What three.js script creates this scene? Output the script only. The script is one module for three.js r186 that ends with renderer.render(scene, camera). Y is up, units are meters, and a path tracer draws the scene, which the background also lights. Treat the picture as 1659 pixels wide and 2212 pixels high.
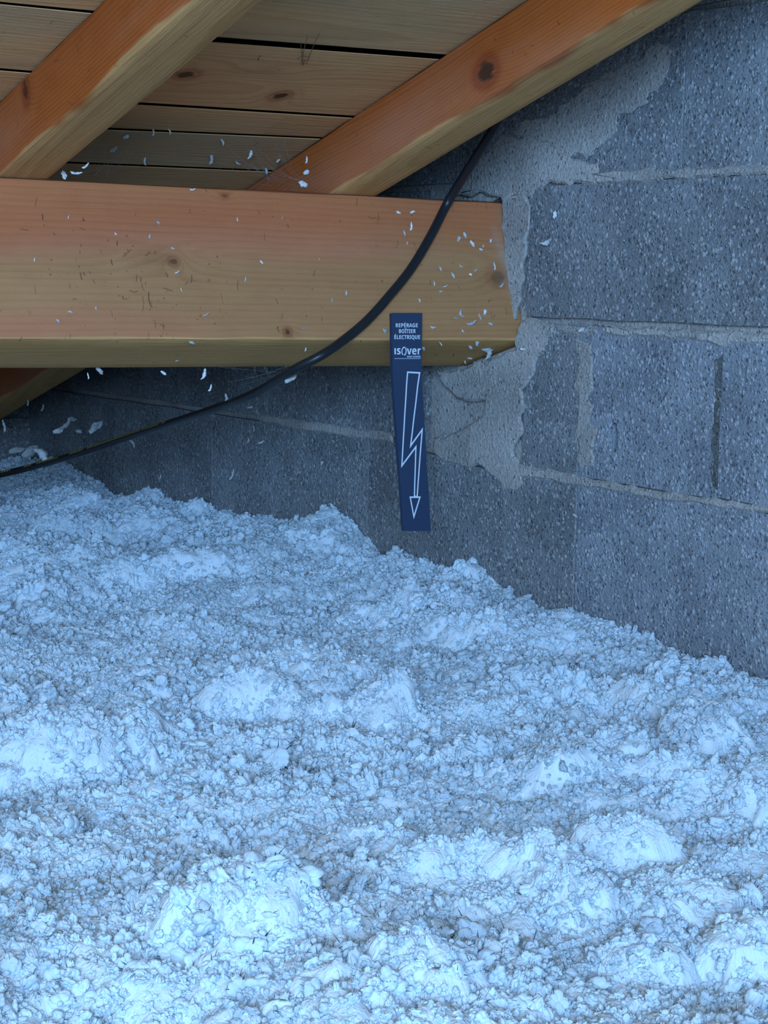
import * as THREE from 'three';
import { mergeGeometries } from 'three/addons/utils/BufferGeometryUtils.js';
import { RectAreaLightUniformsLib } from 'three/addons/lights/RectAreaLightUniformsLib.js';

// ───────────────────────── camera, light, exposure ─────────────────────────
const scene = new THREE.Scene();
const W = 1659, H = 2212, FOCAL = 4211.4;
const EYE = new THREE.Vector3(-1.707, 0.5, 2.4);
const camera = new THREE.PerspectiveCamera(2 * Math.atan(H / 2 / FOCAL) * 180 / Math.PI, W / H, 0.05, 60);
// world axes seen from the camera: the purlin runs along X, the gable wall along Z
const toBeam = new THREE.Vector3(7400 - 829.5, -(753 - 1106), -FOCAL).normalize();
const toEave = new THREE.Vector3(-1900 - 829.5, -(545 - 1106), -FOCAL).normalize();
const axX = toBeam.clone(), axZ = toEave.clone().negate();
const axY = new THREE.Vector3().crossVectors(axZ, axX).normalize();
axX.crossVectors(axY, axZ).normalize();
camera.position.copy(EYE);
camera.quaternion.setFromRotationMatrix(new THREE.Matrix4().makeBasis(axX, axY, axZ).transpose());
scene.add(camera);

const DAY = new THREE.Color().setRGB(0.31, 0.587, 1.0);
scene.background = new THREE.Color().setRGB(0.31, 0.587, 1.0).multiplyScalar(2.0);
RectAreaLightUniformsLib.init();
// daylight entering by the wide opening in the wall behind the photographer
const OPENING = { z: 4.4, x0: -4.1, x1: -2.1, y0: 0.62, y1: 1.82 };
const daylight = new THREE.RectAreaLight(DAY, 50, OPENING.x1 - OPENING.x0 - 0.1, OPENING.y1 - OPENING.y0 - 0.1);
daylight.position.set((OPENING.x0 + OPENING.x1) / 2, (OPENING.y0 + OPENING.y1) / 2, OPENING.z - 0.01);
daylight.lookAt((OPENING.x0 + OPENING.x1) / 2, (OPENING.y0 + OPENING.y1) / 2, 0);
scene.add(daylight);

const renderer = new THREE.WebGLRenderer({ antialias: true });
renderer.toneMapping = THREE.LinearToneMapping;
renderer.toneMappingExposure = 1.0;
renderer.shadowMap.enabled = true;

// ───────────────────────── helpers ─────────────────────────
let seed = 7;
const rnd = () => { seed = (seed * 1664525 + 1013904223) >>> 0; return seed / 4294967296; };
const rr = (a, b) => a + (b - a) * rnd();
const clamp = (v, a, b) => Math.min(b, Math.max(a, v));
const mix = (a, b, t) => a + (b - a) * t;
const sstep = (a, b, v) => { const t = clamp((v - a) / (b - a), 0, 1); return t * t * (3 - 2 * t); };
function hash(x, y, z) {
  let h = Math.imul(x, 374761393) ^ Math.imul(y, 668265263) ^ Math.imul(z, 1274126177);
  h = Math.imul(h ^ (h >>> 13), 1274126177);
  return ((h ^ (h >>> 16)) >>> 0) / 4294967296;
}
function vn(x, y, z = 0) {                       // value noise 0..1
  const xi = Math.floor(x), yi = Math.floor(y), zi = Math.floor(z);
  let u = x - xi, v = y - yi, w = z - zi;
  u = u * u * (3 - 2 * u); v = v * v * (3 - 2 * v); w = w * w * (3 - 2 * w);
  const a = mix(mix(hash(xi, yi, zi), hash(xi + 1, yi, zi), u), mix(hash(xi, yi + 1, zi), hash(xi + 1, yi + 1, zi), u), v);
  if (w === 0) return a;
  const b = mix(mix(hash(xi, yi, zi + 1), hash(xi + 1, yi, zi + 1), u), mix(hash(xi, yi + 1, zi + 1), hash(xi + 1, yi + 1, zi + 1), u), v);
  return mix(a, b, w);
}
function fbm(x, y, z = 0, o = 4) { let s = 0, a = 0.5, t = 0; for (let i = 0; i < o; i++) { s += a * vn(x, y, z); t += a; a *= 0.5; x = x * 2.03 + 17.3; y = y * 2.03 + 5.1; z *= 2.03; } return s / t; }

const TH = 16.5 * Math.PI / 180;                 // roof pitch
const S = new THREE.Vector3(0, Math.sin(TH), Math.cos(TH));     // up the slope, towards the camera
const N = new THREE.Vector3(0, Math.cos(TH), -Math.sin(TH));    // out through the roof
const P0 = new THREE.Vector3(0, 0.6193, 0.0482); // purlin: top front edge at the wall
const V = (x, y, z) => new THREE.Vector3(x, y, z);
const roofPt = (x, s, n) => V(x, 0, 0).add(V(0, P0.y, P0.z)).addScaledVector(S, s).addScaledVector(N, n);
const camInv = new THREE.Matrix4().makeBasis(axX, axY, axZ).transpose();
function ray(px, py) { return V(px - 829.5, -(py - 1106), -FOCAL).applyMatrix4(camInv).normalize(); }
function hit(px, py, pt, n) { const r = ray(px, py); return EYE.clone().addScaledVector(r, pt.clone().sub(EYE).dot(n) / r.dot(n)); }
const UX = V(1, 0, 0), UZ = V(0, 0, 1);
const onWall = (px, py) => hit(px, py, V(0, 0, 0), UX);
const onZ = (px, py, z) => hit(px, py, V(0, 0, z), UZ);
const onX = (px, py, x) => hit(px, py, V(x, 0, 0), UX);
const onFace = (px, py, off = 0) => hit(px, py, P0.clone().addScaledVector(S, off), S);
const onBoards = (px, py) => hit(px, py, roofPt(0, 0, 0.087), N);
const slopeOf = (p) => p.clone().sub(P0).dot(S);

const used = {};
function nm(name) { const k = used[name] = (used[name] ?? -1) + 1; return k ? `${name}_${String(k).padStart(3, '0')}` : name; }
function sh(o) { o.traverse((c) => { if (c.isMesh) { c.castShadow = true; c.receiveShadow = true; } }); return o; }
function mesh(name, g, m, parent) { const o = new THREE.Mesh(g, m); o.name = parent ? name : nm(name); (parent ?? scene).add(o); o.castShadow = o.receiveShadow = true; return o; }
function tag(o, label, category, group, kind) { o.userData.label = label; o.userData.category = category; if (group) o.userData.group = group; if (kind) o.userData.kind = kind; return o; }
function structure(o, label, category) { o.userData.kind = 'structure'; if (label) { o.userData.label = label; o.userData.category = category; } return o; }
const s2l = (c) => { c /= 255; return c <= 0.04045 ? c / 12.92 : ((c + 0.055) / 1.055) ** 2.4; };
const l2s = (c) => 255 * (c <= 0.0031308 ? 12.92 * c : 1.055 * Math.max(c, 0) ** (1 / 2.4) - 0.055);

function tex(w, h, fn, srgb = true) {            // fn(i, j, out) writes linear rgb 0..1 (colour) or raw 0..1
  const d = new Uint8Array(w * h * 4), o = [0, 0, 0];
  for (let j = 0; j < h; j++) for (let i = 0; i < w; i++) {
    fn(i, j, o); const k = (j * w + i) * 4;
    for (let c = 0; c < 3; c++) d[k + c] = clamp(srgb ? l2s(clamp(o[c], 0, 1)) : o[c] * 255, 0, 255);
    d[k + 3] = 255;
  }
  const t = new THREE.DataTexture(d, w, h); t.wrapS = t.wrapT = THREE.RepeatWrapping; t.magFilter = THREE.LinearFilter; t.minFilter = THREE.LinearMipmapLinearFilter; t.generateMipmaps = true;
  if (srgb) t.colorSpace = THREE.SRGBColorSpace; t.needsUpdate = true; return t;
}

// ───────────────────────── wood ─────────────────────────
// solid wood: the texture unrolls the four faces (front, bottom, back, top) around the perimeter
function woodTexture(o) {
  const { L, a, b, w, h, sd, pith, ring, early, late, knots = [], marks = 0, tint } = o;   // a = front height, b = depth
  const P = 2 * (a + b), hgt = new Float32Array(w * h), col = new Float32Array(w * h * 3);
  for (let j = 0; j < h; j++) {
    const p = j / h * P;
    let y, z;
    if (p < a) { y = -p; z = 0; } else if (p < a + b) { y = -a; z = -(p - a); } else if (p < 2 * a + b) { y = -a + (p - a - b); z = -b; } else { y = 0; z = -b + (p - 2 * a - b); }
    for (let i = 0; i < w; i++) {
      const x = i / w * L;
      let yy = y - pith[0] + 0.02 * (vn(x * 1.7, y * 3, sd) - 0.5), zz = z - pith[1] - x * (pith[2] ?? 0.02) + 0.02 * (vn(x * 1.3, z * 3, sd + 9) - 0.5);
      let r = Math.hypot(yy, zz) + 0.006 * fbm(x * 5, p * 14, sd, 3);
      let dark = 0, halo = 0;
      for (const k of knots) {
        const kx = (x - k[0]) / k[2], kp = (p - k[1]) / k[3], d = Math.hypot(kx, kp), q = Math.exp(-d * d * 0.22);
        r += ring * (k[5] ?? 2.5) * q;
        const wob = d + 0.35 * (vn(x * 90, p * 220, sd + 3) - 0.5);
        dark = Math.max(dark, (k[4] ?? 1) * (1 - sstep(0.5, 1.0, wob)));
        halo = Math.max(halo, (k[4] ?? 1) * 0.45 * Math.exp(-(((d - 1.15) * 2.6) ** 2)) + (k[4] ?? 1) * 0.25 * Math.exp(-d * d * 0.3));
      }
      const f = r / ring, fr = f - Math.floor(f), strength = 0.45 + 0.55 * hash(Math.floor(f), sd, 3);
      let late_ = (sstep(0.35, 0.88, fr) * (1 - sstep(0.92, 1.0, fr))) * strength * (o.ringK ?? 0.7);
      const fib = fbm(x * 22, p * 900, sd + 1, 2) - 0.5, blot = fbm(x * 2.6, p * 11, sd + 5, 3) - 0.5, mott = fbm(x * 40, p * 60, sd + 8, 2) - 0.5;
      const grainn = hash(i, j, sd) - 0.5;
      let t = clamp(late_ + fib * 0.35 + blot * 0.9 + mott * 0.35, -0.5, 1.3);
      const e = tint ? tint(x, p, { a, b, sd }, early, late) : [early, late];
      const shade = 1 + 0.10 * fib + 0.10 * grainn;
      for (let c = 0; c < 3; c++) {
        let v = mix(e[0][c], e[1][c], t) * shade;
        v *= 1 - halo * [0.42, 0.72, 0.7][c];
        v = mix(v, [0.05, 0.022, 0.012][c], dark * 0.9);
        col[(j * w + i) * 3 + c] = v;
      }
      hgt[j * w + i] = 0.5 - late_ * 0.15 + fib * 0.5 - dark * 0.25;
    }
  }
  // scratches, splinters and dirt ticks
  const put = (i, j, k) => { i = ((i % w) + w) % w; if (j < 0 || j >= h) return; const q = (j * w + i) * 3; for (let c = 0; c < 3; c++) col[q + c] = mix(col[q + c], [0.045, 0.03, 0.022][c], k); };
  const R = (n) => hash(n, sd, 77);
  for (let n = 0; n < marks; n++) {
    const cl = R(n * 9) < 0.16 && o.cluster;
    let i = cl ? (o.cluster[0] + (R(n * 9 + 1) + R(n * 9 + 8) - 1) * o.cluster[2]) / L * w : R(n * 9 + 1) * w, j = cl ? (o.cluster[1] + (R(n * 9 + 2) + R(n * 9 + 7) - 1) * o.cluster[3]) / P * h : R(n * 9 + 2) * h;
    let ang = R(n * 9 + 3) < 0.6 ? Math.PI / 2 + (R(n * 9 + 4) - 0.5) : R(n * 9 + 4) * 6.28, len = 2 + R(n * 9 + 5) ** 3 * 22, dk = 0.3 + 0.55 * R(n * 9 + 6);
    for (let s = 0; s < len; s += 0.6) { put(Math.round(i), Math.round(j), dk); if (R(n * 9 + 7) < 0.35) put(Math.round(i) + 1, Math.round(j), dk * 0.8); i += Math.cos(ang) * 0.6; j += Math.sin(ang) * 0.6; ang += (hash(n, s * 10 | 0, 5) - 0.5) * 0.3; }
  }
  const map = tex(w, h, (i, j, q) => { const k = (j * w + i) * 3; q[0] = col[k]; q[1] = col[k + 1]; q[2] = col[k + 2]; });
  const bump = tex(w, h, (i, j, q) => { q[0] = q[1] = q[2] = hgt[j * w + i]; }, false);
  return { map, bump };
}
function woodMat(o) { const t = woodTexture(o); return new THREE.MeshPhysicalMaterial({ map: t.map, bumpMap: t.bump, bumpScale: 0.0012, roughness: 0.85, specularIntensity: 0.3 }); }

// timber: local x runs along the length; the section's front-top arris is the origin, y down the front face, z backwards
function timberGeometry(x0, x1, a, b, L, o, frame, ch = 0.003, wane = 0) {
  const P = 2 * (a + b), loop = [];
  const seg = (pts) => pts.forEach((q) => loop.push(q));
  const line = (f, n) => { for (let k = 0; k < n; k++) loop.push(f(k / n)); };
  const C = ch;
  line((t) => [-C - t * (a - 2 * C), 0, C + t * (a - 2 * C)], 8);
  seg([[-a + C, 0, a - C]]);
  line((t) => [-a, -C - t * (b - 2 * C), a + C + t * (b - 2 * C)], 6);
  seg([[-a, -b + C, a + b - C]]);
  line((t) => [-a + C + t * (a - 2 * C), -b, a + b + C + t * (a - 2 * C)], 4);
  seg([[-C, -b, 2 * a + b - C]]);
  line((t) => [0, -b + C + t * (b - 2 * C), 2 * a + b + C + t * (b - 2 * C)], 4);
  seg([[0, -C, P - C]]); seg([[-C, 0, P + C]]);
  const nx = Math.max(2, Math.round((x1 - x0) / 0.02)), pos = [], uv = [], idx = [], m = loop.length;
  for (let i = 0; i <= nx; i++) {
    const x = mix(x0, x1, i / nx);
    for (const [y, z, p] of loop) {
      const wob = 0.0012 * (fbm(x * 9, p * 20, o.sd, 3) - 0.5);
      let wy = 0, wz = 0;                       // wane: the front-bottom arris is uneven
      if (wane) { const dd = Math.hypot(y + a, z), k = Math.exp(-((dd / 0.012) ** 2)) * wane * fbm(x * 14, 3, o.sd, 3); wy = k; wz = -k; }
      pos.push(...frame(x, y + wy + (y < -a / 2 ? -wob : wob), z + wz + (z > -b / 2 ? wob : -wob))); uv.push((x - o.u0) / L, p / P);
    }
  }
  for (let i = 0; i < nx; i++) for (let k = 0; k < m - 1; k++) { const q = i * m + k; idx.push(q, q + m, q + 1, q + 1, q + m, q + m + 1); }
  for (const [i, flip] of [[0, false], [nx, true]]) {            // end grain caps
    const base = pos.length / 3, x = mix(x0, x1, i / nx);
    pos.push(...frame(x, -a / 2, -b / 2)); uv.push(0.5, 0.1);
    for (const [y, z] of loop) { pos.push(...frame(x, y, z)); uv.push(0.5 + y * 0.3, 0.1 + z * 0.3); }
    for (let k = 1; k < m; k++) flip ? idx.push(base, base + k, base + k + 1) : idx.push(base, base + k + 1, base + k);
  }
  const g = new THREE.BufferGeometry();
  g.setAttribute('position', new THREE.Float32BufferAttribute(pos, 3)); g.setAttribute('uv', new THREE.Float32BufferAttribute(uv, 2)); g.setIndex(idx);
  // fix the winding if the frame is left-handed
  const A = V(...frame(0, 0, 0)), ex = V(...frame(1, 0, 0)).sub(A), ey = V(...frame(0, 1, 0)).sub(A), ez = V(...frame(0, 0, 1)).sub(A);
  if (ex.cross(ey).dot(ez) > 0) { const ar = g.index.array; for (let k = 0; k < ar.length; k += 3) { const t = ar[k]; ar[k] = ar[k + 1]; ar[k + 1] = t; } }
  g.computeVertexNormals(); return g;
}

// ───────────────────────── concrete and mortar materials ─────────────────────────
function concrete(sd, base, light, amount, size = 1024, metres = 0.5) {
  const n = size, hgt = new Float32Array(n * n), kk = new Float32Array(n * n), M = size / metres;
  const grains = Math.round(amount * metres * metres * 75000);
  const tone = new Float32Array(n * n);
  const R = (q) => hash(q, sd, 911);
  for (let g = 0; g < grains; g++) {             // crushed stone grains showing in the face
    const cx = R(g * 7) * n, cy = R(g * 7 + 1) * n, r = (0.0006 + 0.0030 * R(g * 7 + 2) ** 4) * M, el = 0.5 + 0.6 * R(g * 7 + 3), an = R(g * 7 + 4) * 3.14, br = R(g * 7 + 5), ca = Math.cos(an), sa = Math.sin(an), q = Math.ceil(r * 1.3);
    for (let j = -q; j <= q; j++) for (let i = -q; i <= q; i++) {
      const u = (i * ca + j * sa) / r, v = (-i * sa + j * ca) / (r * el), d = u * u + v * v + 0.5 * (hash(i + g, j, 3) - 0.5);
      if (d < 1) { const x = ((Math.round(cx) + i) % n + n) % n, y = ((Math.round(cy) + j) % n + n) % n, k = y * n + x; kk[k] = br > 0.38 ? (0.3 + 0.7 * br) * (1 - d * 0.4) : -0.6 * (1 - d); hgt[k] = br > 0.38 ? 0.35 * (1 - d) + 0.1 : -0.5 * (1 - d); }
    }
  }
  const map = tex(n, n, (i, j, o) => {
    const k = j * n + i, big = fbm(i / n * 6, j / n * 6, sd, 3) - 0.5, fine = hash(i, j, sd) - 0.5, med = fbm(i / 5, j / 5, sd + 2, 2) - 0.5;
    for (let c = 0; c < 3; c++) {
      let v = base[c] * (1 + 0.75 * big + 0.25 * fine + 0.6 * med);
      if (kk[k] > 0) v = mix(v, light[c], kk[k] * 0.66); else v *= 1 + 0.8 * kk[k];
      o[c] = v;
    }
  });
  const bump = tex(n, n, (i, j, o) => { const k = j * n + i; o[0] = o[1] = o[2] = clamp(0.5 + hgt[k] * 0.6 + 0.45 * (fbm(i / 7, j / 7, sd + 4, 3) - 0.5), 0, 1); }, false);
  for (const t of [map, bump]) t.repeat.set(1 / metres, 1 / metres);
  return new THREE.MeshStandardMaterial({ map, bumpMap: bump, bumpScale: 0.0035, roughness: 0.95 });
}
const M = {
  block: concrete(11, [0.192, 0.199, 0.207], [0.54, 0.54, 0.55], 1.0),
  blockOther: concrete(37, [0.222, 0.236, 0.262], [0.55, 0.56, 0.60], 1.0),   // a second batch, paler and bluer
  mortar: concrete(53, [0.36, 0.335, 0.31], [0.50, 0.48, 0.46], 0.35),
  rawEdge: concrete(61, [0.10, 0.105, 0.10], [0.36, 0.36, 0.35], 1.0, 512, 0.25),
  plaster: new THREE.MeshStandardMaterial({ color: new THREE.Color().setRGB(0.66, 0.67, 0.68), roughness: 0.95 }),
};
const ORANGE = [[0.44, 0.107, 0.020], [0.32, 0.064, 0.011]], TAN = [[0.42, 0.19, 0.082], [0.33, 0.137, 0.055]], PINK = [[0.47, 0.172, 0.085], [0.39, 0.13, 0.06]], GREY = [[0.47, 0.245, 0.10], [0.35, 0.165, 0.062]], SAP_LIT = [[0.76, 0.405, 0.145], [0.64, 0.315, 0.10]], BOARD = [[0.68, 0.37, 0.16], [0.56, 0.28, 0.112]];  // sapwood palette is brightened to carry light on the undersides
const mixp = (A, B, t) => [0, 1].map((k) => [0, 1, 2].map((c) => mix(A[k][c], B[k][c], t)));

// ───────────────────────── the setting: gable wall of hollow blocks ─────────────────────────
const wall = new THREE.Group(); wall.name = 'wall_right'; structure(wall, 'grey concrete block gable wall with pale mortar joints', 'wall'); scene.add(wall);
const YA = 0.644, YB = 0.4485, YC = 0.2275, YD = -0.012, YE = -0.19;
const roofLine = (z) => P0.y + (z - P0.z) * Math.tan(TH) + 0.075;   // underside of the boards, a little below
const RIDGE_Z = 4.4, UP = 0.085;               // the gable rises a little above the boards, under the verge
const wallTop = (z) => z <= RIDGE_Z ? roofLine(z) : roofLine(2 * RIDGE_Z - z);
// outline in (z, y) clipped under the roof
function clipRoof(poly) {
  const out = []; for (let i = 0; i < poly.length; i++) { const a = poly[i], b = poly[(i + 1) % poly.length], da = wallTop(a[0]) + UP - a[1], db = wallTop(b[0]) + UP - b[1]; if (da >= 0) out.push(a); if (da * db < 0) { const t = da / (da - db); out.push([mix(a[0], b[0], t), mix(a[1], b[1], t)]); } }
  return out;
}
function wallPiece(poly, thick, bevel, hole, slots = []) {
  const bs = bevel[1] ?? bevel; bevel = bevel[0] ?? bevel;   // poly in (z, y); outer face at x = 0, solid towards +x
  const shp = new THREE.Shape(poly.map(([z, y]) => new THREE.Vector2(z, y)));
  if (hole) shp.holes.push(new THREE.Path(hole.map(([z, y]) => new THREE.Vector2(z, y))));
  for (const slot of slots) shp.holes.push(new THREE.Path(slot.map(([z, y]) => new THREE.Vector2(z, y))));
  const g = new THREE.ExtrudeGeometry(shp, { depth: thick - 2 * bevel, bevelEnabled: bevel > 0, bevelThickness: bevel, bevelSize: bs, bevelOffset: -bs, bevelSegments: 1, steps: 1 });
  const p = g.attributes.position, n = p.count, q = new Float32Array(n * 3);
  for (let i = 0; i < n; i++) { q[i * 3] = thick - bevel - p.getZ(i); q[i * 3 + 1] = p.getY(i); q[i * 3 + 2] = p.getX(i); }
  g.setAttribute('position', new THREE.BufferAttribute(q, 3)); g.computeVertexNormals(); return g;   // (z,y,-x): right handed
}
function jitterRect(z0, z1, y0, y1, sd) {
  const pts = [], e = 0.0025; const add = (z, y) => pts.push([z + e * (vn(z * 60, y * 60, sd) - 0.5) * 2, y + (Math.abs(y - 0.2275) < 0.012 ? 0.022 * sstep(0.05, -0.3, z) : 0) + e * (vn(z * 60, y * 60, sd + 5) - 0.5) * 2]);
  const nz = clamp(Math.round((z1 - z0) / 0.06), 1, 9), ny = 3;
  for (let i = 0; i < nz; i++) add(mix(z0, z1, i / nz), y0);
  for (let i = 0; i < ny; i++) add(z1, mix(y0, y1, i / ny));
  for (let i = 0; i < nz; i++) add(mix(z1, z0, i / nz), y1);
  for (let i = 0; i < ny; i++) add(z0, mix(y1, y0, i / ny));
  return pts;
}
const Z_EAVE = -1.72, Z_FAR = RIDGE_Z + 0.2;
const pocket = [[0.113, 0.6255], [-0.110, 0.56], [-0.058, 0.358], [0.118, 0.412]];
{ // mortar core with the pocket that the purlin sits in
  const outline = [[Z_EAVE, YE - 0.2], [RIDGE_Z, YE - 0.2], [RIDGE_Z, wallTop(RIDGE_Z) + UP - 0.004], [Z_EAVE, wallTop(Z_EAVE) + UP - 0.004]];
  const e = 0.003, nn = [N.z, N.y], ss = [S.z, S.y], c = (s, n) => [P0.z + S.z * s + N.z * n, P0.y + S.y * s + N.y * n];
  const hole = [c(e, 0.009), c(-0.155, 0.006), c(-0.155, -0.212), c(e, -0.215)];
  const j3 = onWall(1555, 900).z, slot = [[j3 - 0.005, YC + 0.012], [j3 + 0.005, YC + 0.012], [j3 + 0.005, YB - 0.012], [j3 - 0.005, YB - 0.012]];
  const g = wallPiece(outline, 0.185, 0, hole, [slot, [[-13, 38], [13, 38], [13, -38], [-13, -38]].map(([a, b]) => { const q = onWall(1326 + a, 945 - b); return [q.z, q.y]; })]); g.translate(0.010, 0, 0);
  mesh('mortar_bed', g, M.mortar, wall);
  const back = wallPiece(outline, 0.05, 0); back.translate(0.2, 0, 0); mesh('wall_backing', back, M.mortar, wall);
}
const zW = (px, py) => onWall(px, py).z;
const J1 = zW(1480, 200), J3a = zW(1555, 900), J3b = zW(1252, 900), J4a = zW(1243, 1200), J4b = zW(795, 1100);
const LEN = 0.505, G = 0.0045, gv = (z) => Math.abs(z - J3a) < 0.001 ? 0.0014 : 0.0009;
function course(y0, y1, joints, mats, skip) {
  joints.sort((a, b) => a - b);
  for (let i = 0; i < joints.length - 1; i++) {
    const z0 = joints[i] + gv(joints[i]), z1 = joints[i + 1] - gv(joints[i + 1]); if (z1 - z0 < 0.03 || (skip && skip(z0, z1))) continue;
    const poly = clipRoof(jitterRect(z0, z1, y0 + G, y1 - G, i + y0 * 50)); if (poly.length < 3) continue;
    let area = 0; for (let k = 0; k < poly.length; k++) { const a = poly[k], b = poly[(k + 1) % poly.length]; area += a[0] * b[1] - b[0] * a[1]; } if (area < 0.002) continue;
    const mid = (z0 + z1) / 2;
    let hole = null;
    const hc = onWall(1326, 945);                // a chipped slot in one block
    if (hc.z > z0 && hc.z < z1 && hc.y > y0 && hc.y < y1) hole = [[-8, 26], [-3, 34], [6, 30], [9, 8], [8, -18], [4, -32], [-7, -30], [-10, -8]].map(([a, b]) => { const q = onWall(1326 + a, 945 - b); return [q.z, q.y]; });
    const g = wallPiece(poly, 0.2, 0.0008, hole);
    const uv = g.attributes.uv, ou = hash(i, y0 * 1000 | 0, 1), ov = hash(i, y0 * 1000 | 0, 2); for (let k = 0; k < uv.count; k++) uv.setXY(k, uv.getX(k) + ou, uv.getY(k) + ov);
    g.translate(-0.0015 * hash(i, y0 * 1000 | 0, 9), 0, 0);
    mesh('concrete_block', g, mats(mid), wall);
  }
}
const span = (anchor, from, to, step = LEN) => { const r = []; for (let z = anchor; z < to; z += step) r.push(z); for (let z = anchor - step; z > from; z -= step) r.push(z); r.push(from, to); return r; };
const ZB = RIDGE_Z;
const pick = (mid) => hash(mid * 1000 | 0, 4, 4) < 0.3 ? M.blockOther : M.block;
course(YE, YD, span(J4b + 0.25, Z_EAVE, ZB), pick);
course(YD, YC, span(J4a, Z_EAVE, ZB, J4a - J4b), (m) => m > J4a && m < J4a + 0.6 ? M.blockOther : M.block);
course(YC, YB, [...span(J3a, J3a, ZB), J3a, J3b, 0.125, -0.125, -0.63, -1.13, Z_EAVE], (m) => m > J3b && m < J3a + 0.6 ? M.blockOther : M.block, (a, b) => a > -0.13 && b < 0.13);
course(YB, YA, [...span(0.125 + 0.62, 0.125 + 0.61, ZB), 0.125, -0.125, -0.62, -1.12, Z_EAVE], (m) => M.block, (a, b) => a > -0.13 && b < 0.13);
course(YA, 0.855, span(J1, Z_EAVE, ZB), (m) => M.block);
for (let k = 0; k < 6; k++) course(0.855 + k * 0.208, 0.855 + (k + 1) * 0.208, span(J1 + (k % 2 ? 0 : 0.25), Z_EAVE, ZB), pick);
// mortar smeared over the block faces, outlines read off the wall
const smear = (pts, thick, sd, amp = 9, name = 'mortar_smear', m = M.mortar) => {
  const poly = [], src = pts.map(([x, y]) => [x, y]);
  for (let i = 0; i < src.length; i++) {
    const a = src[i], b = src[(i + 1) % src.length], n = Math.max(1, Math.round(Math.hypot(b[0] - a[0], b[1] - a[1]) / 6));
    for (let k = 0; k < n; k++) { let x = mix(a[0], b[0], k / n), y = mix(a[1], b[1], k / n); const x_ = x, y_ = y; x += amp * 3 * (fbm(x_ / 26, y_ / 26, sd, 4) - 0.5); y += amp * 3 * (fbm(x_ / 26, y_ / 26, sd + 31, 4) - 0.5); const q = onWall(x, y); poly.push([q.z, q.y]); }
  }
  let ar = 0; for (let k = 0; k < poly.length; k++) { const a = poly[k], b = poly[(k + 1) % poly.length]; ar += a[0] * b[1] - b[0] * a[1]; } if (ar < 0) poly.reverse();
  const g = wallPiece(clipRoof(poly), thick * 0.8 + 0.004, [thick * 0.75, 0.0035]); g.translate(-thick * 0.8, 0, 0);
  return mesh(name, g, m, wall);
};
smear([[1083, 428], [1138, 415], [1146, 470], [1134, 560], [1124, 640], [1118, 690], [1104, 700], [1096, 600], [1088, 520]], 0.002, 1, 5);
smear([[985, 418], [1035, 345], [1085, 292], [1130, 290], [1180, 300], [1250, 340], [1292, 350], [1292, 398], [1180, 398], [1142, 420], [1080, 424]], 0.003, 2);
smear([[1095, 285], [1180, 240], [1330, 146], [1436, 84], [1462, 100], [1440, 180], [1390, 225], [1340, 250], [1300, 330], [1240, 340], [1150, 300]], 0.002, 12, 12);
smear([[1282, 372], [1345, 366], [1400, 358], [1470, 362], [1560, 358], [1700, 353], [1700, 374], [1600, 379], [1540, 384], [1510, 388], [1440, 384], [1400, 396], [1350, 398], [1290, 394]], 0.005, 3, 5);
smear([[1300, 700], [1400, 706], [1500, 712], [1600, 716], [1720, 720], [1720, 752], [1600, 742], [1560, 750], [1500, 734], [1400, 726], [1310, 722]], 0.0035, 4, 5);
smear([[1122, 690], [1180, 690], [1200, 700], [1190, 716], [1180, 745], [1160, 800], [1132, 840], [1130, 930], [1108, 970], [1140, 1050], [1095, 1062], [1050, 1015], [985, 1005], [938, 982], [940, 950], [985, 935], [1040, 905], [1052, 868], [990, 862], [945, 800], [1000, 795], [1060, 776], [1112, 752]], 0.004, 5);
smear([[1205, 702], [1260, 704], [1290, 708], [1288, 722], [1240, 722], [1205, 716]], 0.003, 6, 4);
smear([[1244, 735], [1282, 735], [1276, 860], [1272, 900], [1292, 930], [1280, 1000], [1252, 1010], [1246, 900]], 0.0025, 7, 8);
smear([[1095, 998], [1180, 1010], [1250, 1026], [1330, 1040], [1400, 1056], [1540, 1076], [1700, 1100], [1700, 1116], [1540, 1094], [1450, 1086], [1330, 1062], [1250, 1050], [1180, 1040], [1110, 1030]], 0.0035, 8, 5);
smear([[515, 888], [600, 898], [700, 912], [845, 936], [848, 956], [760, 944], [660, 930], [560, 910], [520, 902]], 0.0035, 9, 4);

smear([[1541, 775], [1561, 768], [1560, 900], [1552, 1062], [1540, 1058], [1535, 1000], [1541, 900]], 0.0008, 14, 5, 'raw_block_edge', M.rawEdge);   // the dark broken arris of one block

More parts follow.
